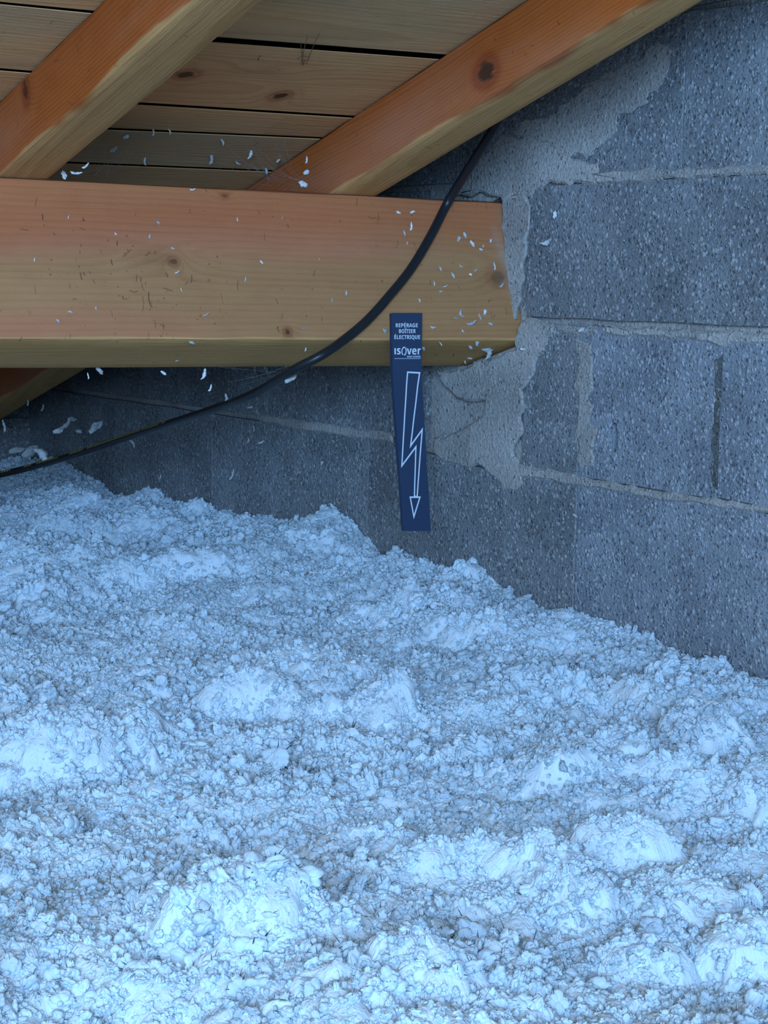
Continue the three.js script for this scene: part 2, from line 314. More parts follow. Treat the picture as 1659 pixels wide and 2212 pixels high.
// ───────────────────────── roof: boards on rafters ─────────────────────────
const roof = new THREE.Group(); roof.name = 'ceiling'; structure(roof, 'underside of the pitched roof, bare softwood boards', 'ceiling'); scene.add(roof);
const RH = 0.087;                                // rafter height
const X_FAR = -4.4;
const sRidge = (RIDGE_Z - P0.z) / Math.cos(TH);
function boardMat(sd, knots, grey) {
  return woodMat({ L: 1.3, a: 0.22, b: 0.022, w: 2048, h: 512, sd, pith: [-0.11 - 0.03 * hash(sd, 1, 1), 0.07, 0.03], ring: 0.007, early: [0, 0, 0], late: [0, 0, 0], knots, marks: 60, tint: (x, p) => mixp(BOARD, grey ? [[0.50, 0.325, 0.18], [0.40, 0.25, 0.13]] : mixp(BOARD, PINK, 0.3), clamp(fbm(x * 3, p * 9, sd, 3) * 1.6 - 0.3, 0, 1)) });
}
const boardMats = [boardMat(101, [], true), boardMat(102, [[400, 165, 0.014, 0.014, 0.95], [605, 208, 0.012, 0.015, 1], [565, 157, 0.034, 0.012, 0.22]].map(([x, y, ...k]) => { const q = onBoards(x, y), a = onBoards(430, 96), b = onBoards(950, 128), t = (q.x - a.x) / (b.x - a.x); return [q.x + 1.25, mix(slopeOf(a), slopeOf(b), t) - slopeOf(q), ...k]; }), false), boardMat(103, [[0.3, 0.1, 0.012, 0.009, 0.7]], false)];
function board(x0, x1, sA0, sA1, sB0, sB1, lift, m, u0, gA = 0.008) {       // lower edge sA at x0..x1, upper edge sB
  // local section: y = distance along the slope, z = out through the roof
  const th = 0.022, nx = Math.max(1, Math.round((x1 - x0) / 0.25)), pos = [], uv = [], idx = [];
  const fe = Math.min(0.09, (sB0 - sA0) * 0.6), prof = [[0, 0, 0], [1, 0, 0], [1, 0.0012, 0], [1, th, -fe], [0, th, 0]];   // the upslope edge is feathered
  const P = 2 * (0.22 + 0.022);
  for (let i = 0; i <= nx; i++) {
    const t = i / nx, x = mix(x0, x1, t), sA = mix(sA0, sA1, t) + gA, sB = mix(sB0, sB1, t) - 0.001, bow = 0.0015 * (fbm(x * 4, sA * 9, 3, 2) - 0.5);
    prof.forEach(([k, d, e], j) => { const s = (k < 0.5 ? sA : sB) + e; const q = roofPt(x, s, RH + lift + bow + d + (k < 0.5 ? 0 : TIP)); pos.push(q.x, q.y, q.z); uv.push((x - u0) / 1.3, clamp((sB - s) / P, 0, 0.455)); });
  }
  const m_ = prof.length;
  for (let i = 0; i < nx; i++) for (let j = 0; j < m_; j++) { const a = i * m_ + j, b = i * m_ + (j + 1) % m_; idx.push(a, b, a + m_, b, b + m_, a + m_); }
  for (const [i, fl] of [[0, 0], [nx, 1]]) { const a = i * m_; for (let j = 1; j < m_ - 1; j++) fl ? idx.push(a, a + j, a + j + 1) : idx.push(a, a + j + 1, a + j); }
  let g = new THREE.BufferGeometry(); g.setAttribute('position', new THREE.Float32BufferAttribute(pos, 3)); g.setAttribute('uv', new THREE.Float32BufferAttribute(uv, 2)); g.setIndex(idx);
  g = g.toNonIndexed(); g.computeVertexNormals();
  mesh('roof_board', g, m, roof);
}
const TIP = 0.0;
{ // felt laid over the boards, added to keep sky light out of the gaps
  const u = mesh('roof_felt', new THREE.BoxGeometry(-0.2 - X_FAR, 0.006, sRidge + 2.0), new THREE.MeshStandardMaterial({ color: 0x1c1a18, roughness: 1 }), roof); u.position.copy(roofPt((X_FAR - 0.2) / 2, (sRidge - 2.0) / 2, RH + 0.036)); u.rotation.x = -TH;
  const v = mesh('roof_felt', new THREE.BoxGeometry(0.46, 0.006, sRidge + 2.0), u.material, roof); v.position.copy(roofPt(0.02, (sRidge - 2.0) / 2, RH + 0.085)); v.rotation.x = -TH;
  const w = mesh('verge_sky_seal', new THREE.BoxGeometry(0.006, 0.062, sRidge + 2.0), u.material, roof); w.position.copy(roofPt(-0.206, (sRidge - 2.0) / 2, RH + 0.055)); w.rotation.x = -TH;  // added strip that closes the felt step against sky light
}
const sB = (px, py) => slopeOf(onBoards(px, py));
const edgesMid = [[sB(430, 96), sB(950, 128)], [sB(300, 232), sB(760, 255)], [sB(230, 288), sB(690, 300)], [sB(200, 362), sB(580, 372)]];
{
  const rows = (from, list, to, step) => { const e = [...list]; let last = e[e.length - 1]; while (last[0] > from) { last = [last[0] - step, last[1] - step]; e.push(last); } let first = e[0]; const up = []; while (first[0] < to) { first = [Math.min(to, first[0] + step), Math.min(to, first[1] + step)]; up.unshift(first); } return [...up, ...e]; };
  const lay = (x0, x1, list, choose, gaps = (i) => 0.007 + 0.004 * hash(i, 3, x0 * 50 | 0), top) => { const e = rows(-1.86, list, top ?? sRidge, 0.2); for (let i = 0; i < e.length - 1; i++) board(x0, x1, e[i + 1][0], e[i + 1][1], e[i][0], e[i][1], 0.0004 + 0.0012 * hash(i, x0 * 100 | 0, 8), choose(i - (e.length - list.length) + 0, i), -1.25 + (choose(0, i) === boardMats[1] ? 0 : hash(i, 5, x0 * 10 | 0)), gaps(i)); };
  const nUp = Math.ceil((sRidge - edgesMid[0][0]) / 0.2);
  lay(-0.742, -0.2095, edgesMid, (_, i) => i === nUp ? boardMats[1] : i === nUp - 1 ? boardMats[0] : boardMats[(i * 7) % 3 ? 2 : 0], (i) => i === nUp - 1 ? 0.017 : 0.010);
  const eL = [[sB(0, 15) , sB(190, 30)], [sB(0, 150), sB(60, 160)]];
  lay(-2.1, -0.744, eL, (_, i) => boardMats[i % 2 ? 2 : 0]);
  lay(X_FAR - 0.1, -2.102, [[0.1, 0.1], [-0.1, -0.1]], (_, i) => boardMats[i % 3 === 1 ? 2 : 0]);
}
const wallMat = M.plaster;
const metreUv = (g) => { const p = g.attributes.position, n = g.attributes.normal, u = g.attributes.uv; for (let i = 0; i < p.count; i++) { const ax = Math.abs(n.getX(i)) > 0.5, ay = Math.abs(n.getY(i)) > 0.5; u.setXY(i, ax ? p.getZ(i) : p.getX(i), ay ? p.getZ(i) : p.getY(i)); } return g; };
const slabBox = (name, x0, x1, y0, y1, z0, z1, m, label, cat) => { const o = mesh(name, metreUv(new THREE.BoxGeometry(x1 - x0, y1 - y0, z1 - z0)), m); o.position.set((x0 + x1) / 2, (y0 + y1) / 2, (z0 + z1) / 2); return structure(o, label, cat); };
slabBox('floor', X_FAR - 0.2, 0.0, -0.36, -0.26, Z_EAVE - 0.2, Z_FAR + 0.2, wallMat, 'attic floor hidden below the loose insulation', 'floor');
slabBox('wall_back', X_FAR - 0.2, 0.2, -0.36, roofLine(Z_EAVE) + 0.005, Z_EAVE - 0.2, Z_EAVE, M.block, 'low eaves wall behind the rafters', 'wall');
slabBox('trim_1', -0.215, 0.2, roofLine(Z_EAVE) + 0.005, roofLine(Z_EAVE) + 0.13, Z_EAVE - 0.15, Z_EAVE - 0.02, M.block, 'added block keeping sky light out above the eaves wall', 'trim');  // unseen block, added to plug a sky leak at the eaves
{
  const outline = [[Z_EAVE, -0.36], [RIDGE_Z, -0.36], [RIDGE_Z, wallTop(RIDGE_Z) + 0.02], [Z_EAVE, wallTop(Z_EAVE) + 0.02]];
  const g = wallPiece(outline, 0.2, 0); g.translate(X_FAR - 0.2, 0, 0);
  structure(mesh('wall_left', g, wallMat), 'opposite gable wall of the attic', 'wall');
  // partition behind the photographer with its wide opening
  const top = wallTop(RIDGE_Z) + 0.11, q = OPENING, shp = new THREE.Shape([[X_FAR - 0.2, -0.36], [0.2, -0.36], [0.2, top], [X_FAR - 0.2, top]].map(([x, y]) => new THREE.Vector2(x, y)));
  shp.holes.push(new THREE.Path([[q.x0, q.y0], [q.x0, q.y1], [q.x1, q.y1], [q.x1, q.y0]].map(([x, y]) => new THREE.Vector2(x, y))));
  const pg = new THREE.ExtrudeGeometry(shp, { depth: 0.12, bevelEnabled: false }); pg.translate(0, 0, RIDGE_Z);
  structure(mesh('wall_front', pg, wallMat), 'wall behind the photographer with a wide opening', 'wall');
  const fr = new THREE.Group(); fr.name = 'window_1'; structure(fr, 'open window in the wall behind the photographer', 'window'); scene.add(fr);
  for (const [a, b, c, d] of [[q.x0, q.x0 + 0.05, q.y0, q.y1], [q.x1 - 0.05, q.x1, q.y0, q.y1], [q.x0 + 0.05, q.x1 - 0.05, q.y0, q.y0 + 0.05], [q.x0 + 0.05, q.x1 - 0.05, q.y1 - 0.05, q.y1]]) { const m = mesh('window_frame', new THREE.BoxGeometry(b - a, d - c, 0.1), boardMats[2], fr); m.position.set((a + b) / 2, (c + d) / 2, RIDGE_Z + 0.06); }
}

// ───────────────────────── rafters and purlin ─────────────────────────
function section(p, a, b) { return p < a ? [-p, 0] : p < a + b ? [-a, -(p - a)] : p < 2 * a + b ? [-a + (p - a - b), -b] : [0, -b + (p - 2 * a - b)]; }
function heartSap(cy, cz, R, sap) {              // orange heartwood round the pith, pale sapwood outside it, brightened to paint underside light, ragged border between growth rings
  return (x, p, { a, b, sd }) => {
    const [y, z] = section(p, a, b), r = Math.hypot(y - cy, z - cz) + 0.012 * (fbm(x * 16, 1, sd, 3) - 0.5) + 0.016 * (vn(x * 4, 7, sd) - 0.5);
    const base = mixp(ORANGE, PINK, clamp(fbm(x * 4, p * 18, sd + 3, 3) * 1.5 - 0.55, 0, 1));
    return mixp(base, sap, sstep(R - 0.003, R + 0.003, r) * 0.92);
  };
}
const S0 = -1.70, S1 = sRidge - 0.05;
function rafter(xLeft, sd, knots, u0, label, greyish) {
  const o = { L: 1.3, a: RH, b: 0.070, w: 2048, h: 512, sd, pith: [0.03, -0.06, 0.01], ring: 0.0045, early: [0, 0, 0], late: [0, 0, 0], knots, marks: 130, tint: heartSap(-0.004, 0.012, 0.081, greyish ? mixp(GREY, SAP_LIT, 0.3) : mixp(GREY, SAP_LIT, 0.5)), u0 };
  // front face looks towards -x; section y is along N, section z goes to +x
  const frame = (x, y, z) => { const q = roofPt(xLeft - z, x, RH - 0.0005 + y); return [q.x, q.y, q.z]; };
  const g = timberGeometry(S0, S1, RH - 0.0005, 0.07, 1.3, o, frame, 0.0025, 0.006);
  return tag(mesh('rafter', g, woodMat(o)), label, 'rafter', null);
}
const onSide = (px, py, x) => { const q = onX(px, py, x).sub(P0); return [q.dot(S), RH - q.dot(N)]; };
const XR2 = -0.280, XR1 = -0.776;
{
  const [ks, kp] = onSide(1050, 155, XR2), k2 = onSide(1090, 215, XR2);
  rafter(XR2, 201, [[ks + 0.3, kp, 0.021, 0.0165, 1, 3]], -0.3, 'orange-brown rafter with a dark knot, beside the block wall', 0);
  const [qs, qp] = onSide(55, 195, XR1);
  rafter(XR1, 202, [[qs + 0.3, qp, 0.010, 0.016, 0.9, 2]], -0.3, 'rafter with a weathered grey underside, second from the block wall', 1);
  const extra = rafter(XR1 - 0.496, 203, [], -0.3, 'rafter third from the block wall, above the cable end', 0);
  void extra; void k2;
}
const FB = 0.211, DB = 0.152;                    // purlin face height and depth
{
  const at = (px, py) => { const q = onFace(px, py); return [q.x + 1.2, -q.clone().sub(P0).dot(N)]; };
  const k1 = at(375, 565), k2 = at(622, 718), k3 = at(1075, 598), k4 = at(485, 422), k5 = at(345, 560);
  const cl = at(255, 620);
  const o = { L: 1.3, a: FB, b: DB, w: 2048, h: 1024, sd: 301, pith: [-0.1, -0.02, 0.03], ring: 0.0085, ringK: 0.4, early: [0, 0, 0], late: [0, 0, 0], marks: 620, u0: -1.2,
    knots: [[...k1, 0.007, 0.006, 0.75, 2.5], [...k5, 0.03, 0.012, 0.18, 2], [...k2, 0.006, 0.0055, 0.9, 1.5], [...k3, 0.016, 0.013, 0.6, 2], [...k4, 0.006, 0.004, 0.6, 1]], cluster: [cl[0], cl[1], 0.2, 0.1],
    tint: (x, p, { a, b, sd }) => {
      const pk = clamp(fbm(x * 2.2, p * 15, sd + 2, 3) * 3.4 - 1.5, 0, 1), up = 1 - sstep(0.05, 0.1, p + 0.03 * (vn(x * 3, 2, sd) - 0.5)) * (p < a ? 1 : 0);
      let c = mixp(mixp(TAN, GREY, 0.3), PINK, pk * 0.95);
      c = mixp(c, mixp(ORANGE, PINK, 0.45), p < a ? up * 0.75 : 0);
      const [sy, sz] = section(p, a, b); c = mixp(c, SAP_LIT, 0.85 * sstep(0.161, 0.167, Math.hypot(sy + 0.045, sz * 0.5) + 0.004 * (fbm(x * 12, 1, sd, 3) - 0.5)));  // paler underside: bounce light painted into the wood colour with sapwood hue
      // mortar dust stuck on the end by the wall, ragged patch
      const d = sstep(0.05, -0.02, Math.hypot((x - 1.215) * 1.0, (p - 0.075) * 0.55) + 0.05 * (fbm(x * 50, p * 50, sd, 3) - 0.5));
      return p < a ? mixp(c, [[0.36, 0.32, 0.27], [0.28, 0.25, 0.2]], d * 0.8) : c;
    } };
  const frame = (x, y, z) => { const q = V(x, P0.y, P0.z).addScaledVector(N, y).addScaledVector(S, z); return [q.x, q.y, q.z]; };
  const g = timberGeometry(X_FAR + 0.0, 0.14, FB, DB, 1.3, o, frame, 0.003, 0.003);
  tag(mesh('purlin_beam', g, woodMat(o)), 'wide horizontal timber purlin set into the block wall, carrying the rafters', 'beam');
}

// ───────────────────────── cable ─────────────────────────
const CR = 0.0065;
{
  const f = (px, py, e = 0) => onFace(px, py, CR + 0.001 + e);
  const pts = [onX(1090, 238, -0.105), onX(1062, 285, -0.105), onX(1016, 358, -0.1), f(968, 436), f(930, 510), f(888, 580), f(840, 640), f(792, 693), f(742, 735), f(690, 770, 0.004), onZ(640, 796, 0.10), onZ(560, 845, -0.02), onZ(470, 881, -0.22), onZ(300, 936, -0.62), onZ(130, 992, -0.95), onZ(0, 1025, -1.15), onZ(-150, 1052, -1.3), onZ(-300, 1075, -1.35)];
  const curve = new THREE.CatmullRomCurve3(pts, false, 'centripetal');
  const g = new THREE.TubeGeometry(curve, 260, CR, 14, false);
  const len = curve.getLength();
  let PRINT_V = 0; { const fr = curve.computeFrenetFrames(260, false), i = 190, c = curve.getPointAt(i / 260), to = EYE.clone().sub(c).normalize().add(V(0, 0.55, 0)); let best = -9; for (let k = 0; k < 64; k++) { const v = k / 64 * 2 * Math.PI, d = fr.normals[i].clone().multiplyScalar(-Math.cos(v)).addScaledVector(fr.binormals[i], Math.sin(v)).dot(to); if (d > best) { best = d; PRINT_V = k / 64; } } }
  const map = tex(2048, 64, (i, j, o) => {       // length print on the black sheath, rubbed off towards the purlin
    const v = j / 64, x = i / 2048 * len, u = x / 0.0085, fr = u - Math.floor(u), on = i > 1100 && Math.abs(v - PRINT_V) < 0.055 && fr > 0.2 + (v - PRINT_V) * 3 && fr < 0.7 + (v - PRINT_V) * 3 && vn(x * 40, 3, 5) > 0.22;
    const n = 1 + 0.3 * (hash(i, j, 8) - 0.5); if (on) { o[0] = 0.62; o[1] = 0.46; o[2] = 0.07; } else { o[0] = 0.016 * n; o[1] = 0.017 * n; o[2] = 0.02 * n; }
  });
  const c = mesh('electric_cable', g, new THREE.MeshPhysicalMaterial({ map, roughness: 0.38, specularIntensity: 0.7 }));
  tag(c, 'black round electric cable with fine yellow print, running across the purlin', 'cable');
}
// ───────────────────────── warning tag ─────────────────────────
{
  const rows = [[676, 846, 912, 'f'], [705, 846.5, 911.7, 'f'], [735, 847, 911.5, 'f'], [800, 848, 911, 0.1135], [835, 850, 912, 0.1125], [870, 852.5, 914.5, 0.111], [930, 857, 918, 0.109], [1000, 862, 922, 0.107], [1070, 867, 926.5, 0.105], [1147, 872, 931, 0.103]];
  const T = 0.006, pos = [], uv = [], idx = [], ps = rows.map(([y, l, r, k]) => [l, r].map((x) => k === 'f' ? onFace(x, y, T + 0.001) : onZ(x, y, k + T)));
  const lens = [0]; for (let i = 1; i < ps.length; i++) lens.push(lens[i - 1] + ps[i][0].distanceTo(ps[i - 1][0]));
  const tot = lens[lens.length - 1], n = ps.length;
  const normal = (i) => { const a = ps[Math.max(0, i - 1)][0], b = ps[Math.min(n - 1, i + 1)][0], d = b.clone().sub(a).normalize(), e = ps[i][1].clone().sub(ps[i][0]).normalize(); return e.clone().cross(d).negate().normalize(); };
  const put = (p, u, v) => { pos.push(p.x, p.y, p.z); uv.push(u, v); return pos.length / 3 - 1; };
  const quad = (a, b, c, d) => idx.push(a, b, c, a, c, d);
  const F = [], B = [], Lf = [], Lb = [], Rf = [], Rb = [];
  for (let i = 0; i < n; i++) {
    const nn = normal(i), v = 1 - lens[i] / tot, back = (p) => p.clone().addScaledVector(nn, -T);
    F.push([put(ps[i][0], 0, v), put(ps[i][1], 1, v)]); B.push([put(back(ps[i][0]), 0.02, 0.99), put(back(ps[i][1]), 0.04, 0.99)]);
    Lf.push(put(ps[i][0], 0.02, 0.99)); Lb.push(put(back(ps[i][0]), 0.03, 0.99)); Rf.push(put(ps[i][1], 0.02, 0.99)); Rb.push(put(back(ps[i][1]), 0.03, 0.99));
  }
  for (let i = 0; i < n - 1; i++) { quad(F[i][0], F[i + 1][0], F[i + 1][1], F[i][1]); quad(B[i][0], B[i][1], B[i + 1][1], B[i + 1][0]); quad(Lf[i], Lb[i], Lb[i + 1], Lf[i + 1]); quad(Rf[i], Rf[i + 1], Rb[i + 1], Rb[i]); }
  for (const [i, fl] of [[0, 0], [n - 1, 1]]) { const nn = normal(i), b = (p) => p.clone().addScaledVector(nn, -T), a = put(ps[i][0], 0.02, 0.99), c = put(ps[i][1], 0.03, 0.99), d = put(b(ps[i][1]), 0.03, 0.98), e = put(b(ps[i][0]), 0.02, 0.98); fl ? quad(a, e, d, c) : quad(a, c, d, e); }
  const g = new THREE.BufferGeometry(); g.setAttribute('position', new THREE.Float32BufferAttribute(pos, 3)); g.setAttribute('uv', new THREE.Float32BufferAttribute(uv, 2)); g.setIndex(idx); g.computeVertexNormals();
  // print: photo pixel -> uv of the strip
  const cw = 340, chh = 2048, cv = document.createElement('canvas'); cv.width = cw; cv.height = chh; const q = cv.getContext('2d');
  q.fillStyle = 'rgb(38,54,80)'; q.fillRect(0, 0, cw, chh);
  const ink = 'rgb(205,216,226)';
  const map = (px, py) => { let i = 0; while (i < n - 2 && rows[i + 1][0] < py) i++; const t = (py - rows[i][0]) / (rows[i + 1][0] - rows[i][0]), l = mix(rows[i][1], rows[i + 1][1], t), r = mix(rows[i][2], rows[i + 1][2], t); return [(px - l) / (r - l) * cw, (lens[i] + (lens[i + 1] - lens[i]) * t) / tot * chh]; };
  q.fillStyle = ink; q.textAlign = 'center'; q.textBaseline = 'alphabetic';
  const text = (str, x0, x1, base, cap, weight = 'bold') => { const [a, y] = map(x0, base), [b] = map(x1, base), [, y2] = map(x0, base - cap); const size = (y - y2) / 0.72; q.save(); q.font = `${weight} ${size}px sans-serif`; q.translate((a + b) / 2, y); q.scale((b - a) / q.measureText(str).width, 1); q.fillText(str, 0, 0); q.restore(); };
  text('REPÉRAGE', 854, 903, 707, 8.5); text('BOÎTIER', 861, 898, 719.5, 8.5); text('ÉLECTRIQUE', 851, 908, 732.5, 8.5);
  { const [a, y] = map(852, 752), [b, y2] = map(855.2, 765.5); q.fillRect(a, y, b - a, y2 - y); } text('s', 856.5, 866.5, 765.5, 17.5); text('ver', 879, 909, 765.5, 17);
  { const [x, y] = map(873, 758.5), [x2] = map(877.5, 758.5), [, y2] = map(873, 767); q.strokeStyle = ink; q.lineWidth = 11; q.save(); q.translate(x, y); q.rotate(0.12); q.scale(1, 1); q.beginPath(); q.ellipse(0, 0, x2 - x, y2 - y, 0, -1.2, 1.4); q.stroke(); q.beginPath(); q.ellipse(0, 0, x2 - x, y2 - y, 0, 1.9, 4.9); q.stroke(); q.restore(); }
  text('SAINT-GOBAIN', 879, 908.5, 772, 3.6);
  { const [a, y] = map(852, 774), [b] = map(909, 774); q.fillRect(a, y, b - a, 4); }
  const poly = (pts) => { q.strokeStyle = ink; q.lineWidth = 15; q.lineJoin = 'miter'; q.beginPath(); pts.forEach(([x, y], i) => { const [u, v] = map(x, y); i ? q.lineTo(u, v) : q.moveTo(u, v); }); q.closePath(); q.stroke(); };
  poly([[880.5, 804], [906.5, 805.5], [887, 963], [912, 928], [901, 1072.5], [895, 1072.5], [898.5, 965], [868, 1006]]);
  poly([[886, 1074], [907, 1074], [894, 1116]]);
  const ct = new THREE.CanvasTexture(cv); ct.colorSpace = THREE.SRGBColorSpace;
  const o = mesh('marker_tag', g, new THREE.MeshStandardMaterial({ map: ct, roughness: 0.55 }));
  tag(o, 'dark blue strip tag with white lightning arrow hanging from the purlin', 'tag');
}

// ───────────────────────── loose insulation ─────────────────────────
const edge = [[Z_EAVE, 0.10], [-1.43, 0.10], [-1.24, 0.068], [-1.0, 0.078], [-0.8, 0.075], [-0.59, 0.085], [-0.45, 0.082], [-0.36, 0.098], [-0.24, 0.070], [-0.05, 0.074], [0.08, 0.074], [0.26, 0.058], [0.45, 0.042], [0.65, 0.020], [1.0, 0.01], [6, 0.02]];
const TUFTS = [[460, 1070, 0.028, 0.022], [350, 1075, 0.02, 0.05], [745, 1115, 0.022, 0.05], [1045, 1235, 0.022, 0.028], [1570, 1420, 0.022, 0.022], [1380, 1370, 0.012, 0.04]].map(([x, y, h, w]) => [onWall(x, y).z, h, w]);
function level(x, z) {
  let i = 0; while (i < edge.length - 2 && edge[i + 1][0] < z) i++;
  const t = sstep(edge[i][0], edge[i + 1][0], z), e = mix(edge[i][1], edge[i + 1][1], t);
  const k = sstep(-0.35, 0.0, x);
  const wisp = TUFTS.reduce((q, [bz, h, w]) => q + h * Math.exp(-(((z - bz) / w) ** 2) - (((x + 0.03) / 0.045) ** 2)), 0);
  return wisp + mix(0.015 + 0.03 * sstep(0.6, -0.6, z), e, k) + 0.015 * sstep(-0.9, -1.6, z) * (1 - k);
}
function puffs(x, y, f, sd) {                    // rounded tufts: the highest dome of a jittered grid, 0..1
  x *= f; y *= f; const xi = Math.floor(x), yi = Math.floor(y); let best = 0;
  for (let j = -1; j <= 1; j++) for (let i = -1; i <= 1; i++) {
    const cx = xi + i + 0.15 + 0.7 * hash(xi + i, yi + j, sd), cy = yi + j + 0.15 + 0.7 * hash(xi + i, yi + j, sd + 1), r = 0.5 + 0.5 * hash(xi + i, yi + j, sd + 2), d = ((x - cx) ** 2 + (y - cy) ** 2) / (r * r);
    if (d < 1) { const v = r * Math.sqrt(1 - d) * (0.55 + 0.45 * hash(xi + i, yi + j, sd + 3)); if (v > best) best = v; }
  }
  return best;
}
function bedHeight(x, z) {
  const wx = x + 0.022 * (fbm(x * 14, z * 14, 3, 2) - 0.5), wz = z + 0.022 * (fbm(x * 14, z * 14, 13, 2) - 0.5);
  const big = 0.06 * (fbm(x * 4.2, z * 4.2, 21, 2) - 0.5), clump = sstep(0.42, 0.62, fbm(x * 6, z * 6, 87, 2));
  return level(x, z) - 0.040 + big * (0.4 + 0.6 * sstep(0, -0.25, x)) + (0.018 + 0.050 * clump * sstep(0, -0.2, x)) * puffs(wx, wz, 11, 31) + 0.019 * puffs(wx, wz, 26, 41) + 0.0085 * puffs(wx, wz, 62, 51);
}
const wool = new THREE.Group(); wool.name = 'loose_insulation'; scene.add(wool);
tag(wool, 'deep bed of fluffy white blown glass wool covering the attic floor', 'insulation', null, 'stuff');
const WOOL = new THREE.Color().setRGB(0.64, 0.72, 0.785);
let bedAt;
const fuzz = tex(512, 512, (i, j, o) => { const w = (f, k) => { const a = i / 512 * f, b = j / 512 * f, t = i / 512, u = j / 512; return mix(mix(vn(a, b, k), vn(a - f, b, k), t), mix(vn(a, b - f, k), vn(a - f, b - f, k), t), u); }; o[0] = o[1] = o[2] = clamp(0.25 + 0.8 * Math.abs(w(26, 1) - 0.5) + 0.7 * Math.abs(w(60, 2) - 0.5) + 0.2 * (w(140, 3) - 0.5), 0, 1); }, false);
const fuzzMat = new THREE.MeshStandardMaterial({ color: WOOL, roughness: 1, bumpMap: fuzz, bumpScale: 0.002 });
const bedMat = new THREE.MeshStandardMaterial({ color: WOOL, roughness: 1 });
const woolMat = new THREE.MeshPhysicalMaterial({ color: WOOL, roughness: 1, specularIntensity: 0, transmission: 0.12, thickness: 0 });
{
  const x0 = -2.4, x1 = -0.001, z0 = Z_EAVE + 0.002, z1 = 1.9, dx = 0.0048, nx = Math.round((x1 - x0) / dx), nz = Math.round((z1 - z0) / dx), pos = new Float32Array((nx + 1) * (nz + 1) * 3), idx = [];
  for (let j = 0; j <= nz; j++) for (let i = 0; i <= nx; i++) {
    const x = mix(x0, x1, i / nx), z = mix(z0, z1, j / nz), k = (j * (nx + 1) + i) * 3, e = i > 0 && i < nx ? 0.006 : 0;
    pos[k] = x + e * (vn(x * 70, z * 70, 61) - 0.5) * 2; pos[k + 1] = bedHeight(x, z) + 0.008 * (fbm(x * 130, z * 130, 71, 2) - 0.5); pos[k + 2] = z + e * (vn(x * 70, z * 70, 81) - 0.5) * 2;
  }
  for (let j = 0; j < nz; j++) for (let i = 0; i < nx; i++) { const a = j * (nx + 1) + i, b = a + nx + 1; idx.push(a, b, a + 1, a + 1, b, b + 1); }
  bedAt = (x, z) => { const u = clamp((x - x0) / (x1 - x0), 0, 0.9999) * nx, v = clamp((z - z0) / (z1 - z0), 0, 0.9999) * nz, i = Math.floor(u), j = Math.floor(v), h = (a, b) => pos[(b * (nx + 1) + a) * 3 + 1]; return mix(mix(h(i, j), h(i + 1, j), u - i), mix(h(i, j + 1), h(i + 1, j + 1), u - i), v - j); };
  const g = new THREE.BufferGeometry(); g.setAttribute('position', new THREE.BufferAttribute(pos, 3)); g.setIndex(idx); g.computeVertexNormals();
  const uvs = new Float32Array(pos.length / 3 * 2); for (let k = 0; k < pos.length / 3; k++) { uvs[k * 2] = pos[k * 3] / 0.16; uvs[k * 2 + 1] = pos[k * 3 + 2] / 0.16; } g.setAttribute('uv', new THREE.BufferAttribute(uvs, 2));
  mesh('wool_bed', g, fuzzMat, wool).userData.kind = 'stuff';
  const coarse = (a, b, c, d) => { const p = [], q = [], n = 40; for (let j = 0; j <= n; j++) for (let i = 0; i <= n; i++) { const x = mix(a, b, i / n), z = mix(c, d, j / n); p.push(x, bedHeight(x, z), z); } for (let j = 0; j < n; j++) for (let i = 0; i < n; i++) { const e = j * (n + 1) + i, f = e + n + 1; q.push(e, f, e + 1, e + 1, f, f + 1); } const h = new THREE.BufferGeometry(); h.setAttribute('position', new THREE.Float32BufferAttribute(p, 3)); h.setIndex(q); h.computeVertexNormals(); return h; };
  mesh('wool_bed', mergeGeometries([coarse(X_FAR + 0.004, x0, Z_EAVE + 0.003, RIDGE_Z - 0.003), coarse(x0, -0.004, z1, RIDGE_Z - 0.003)]), bedMat, wool).userData.kind = 'stuff';
}
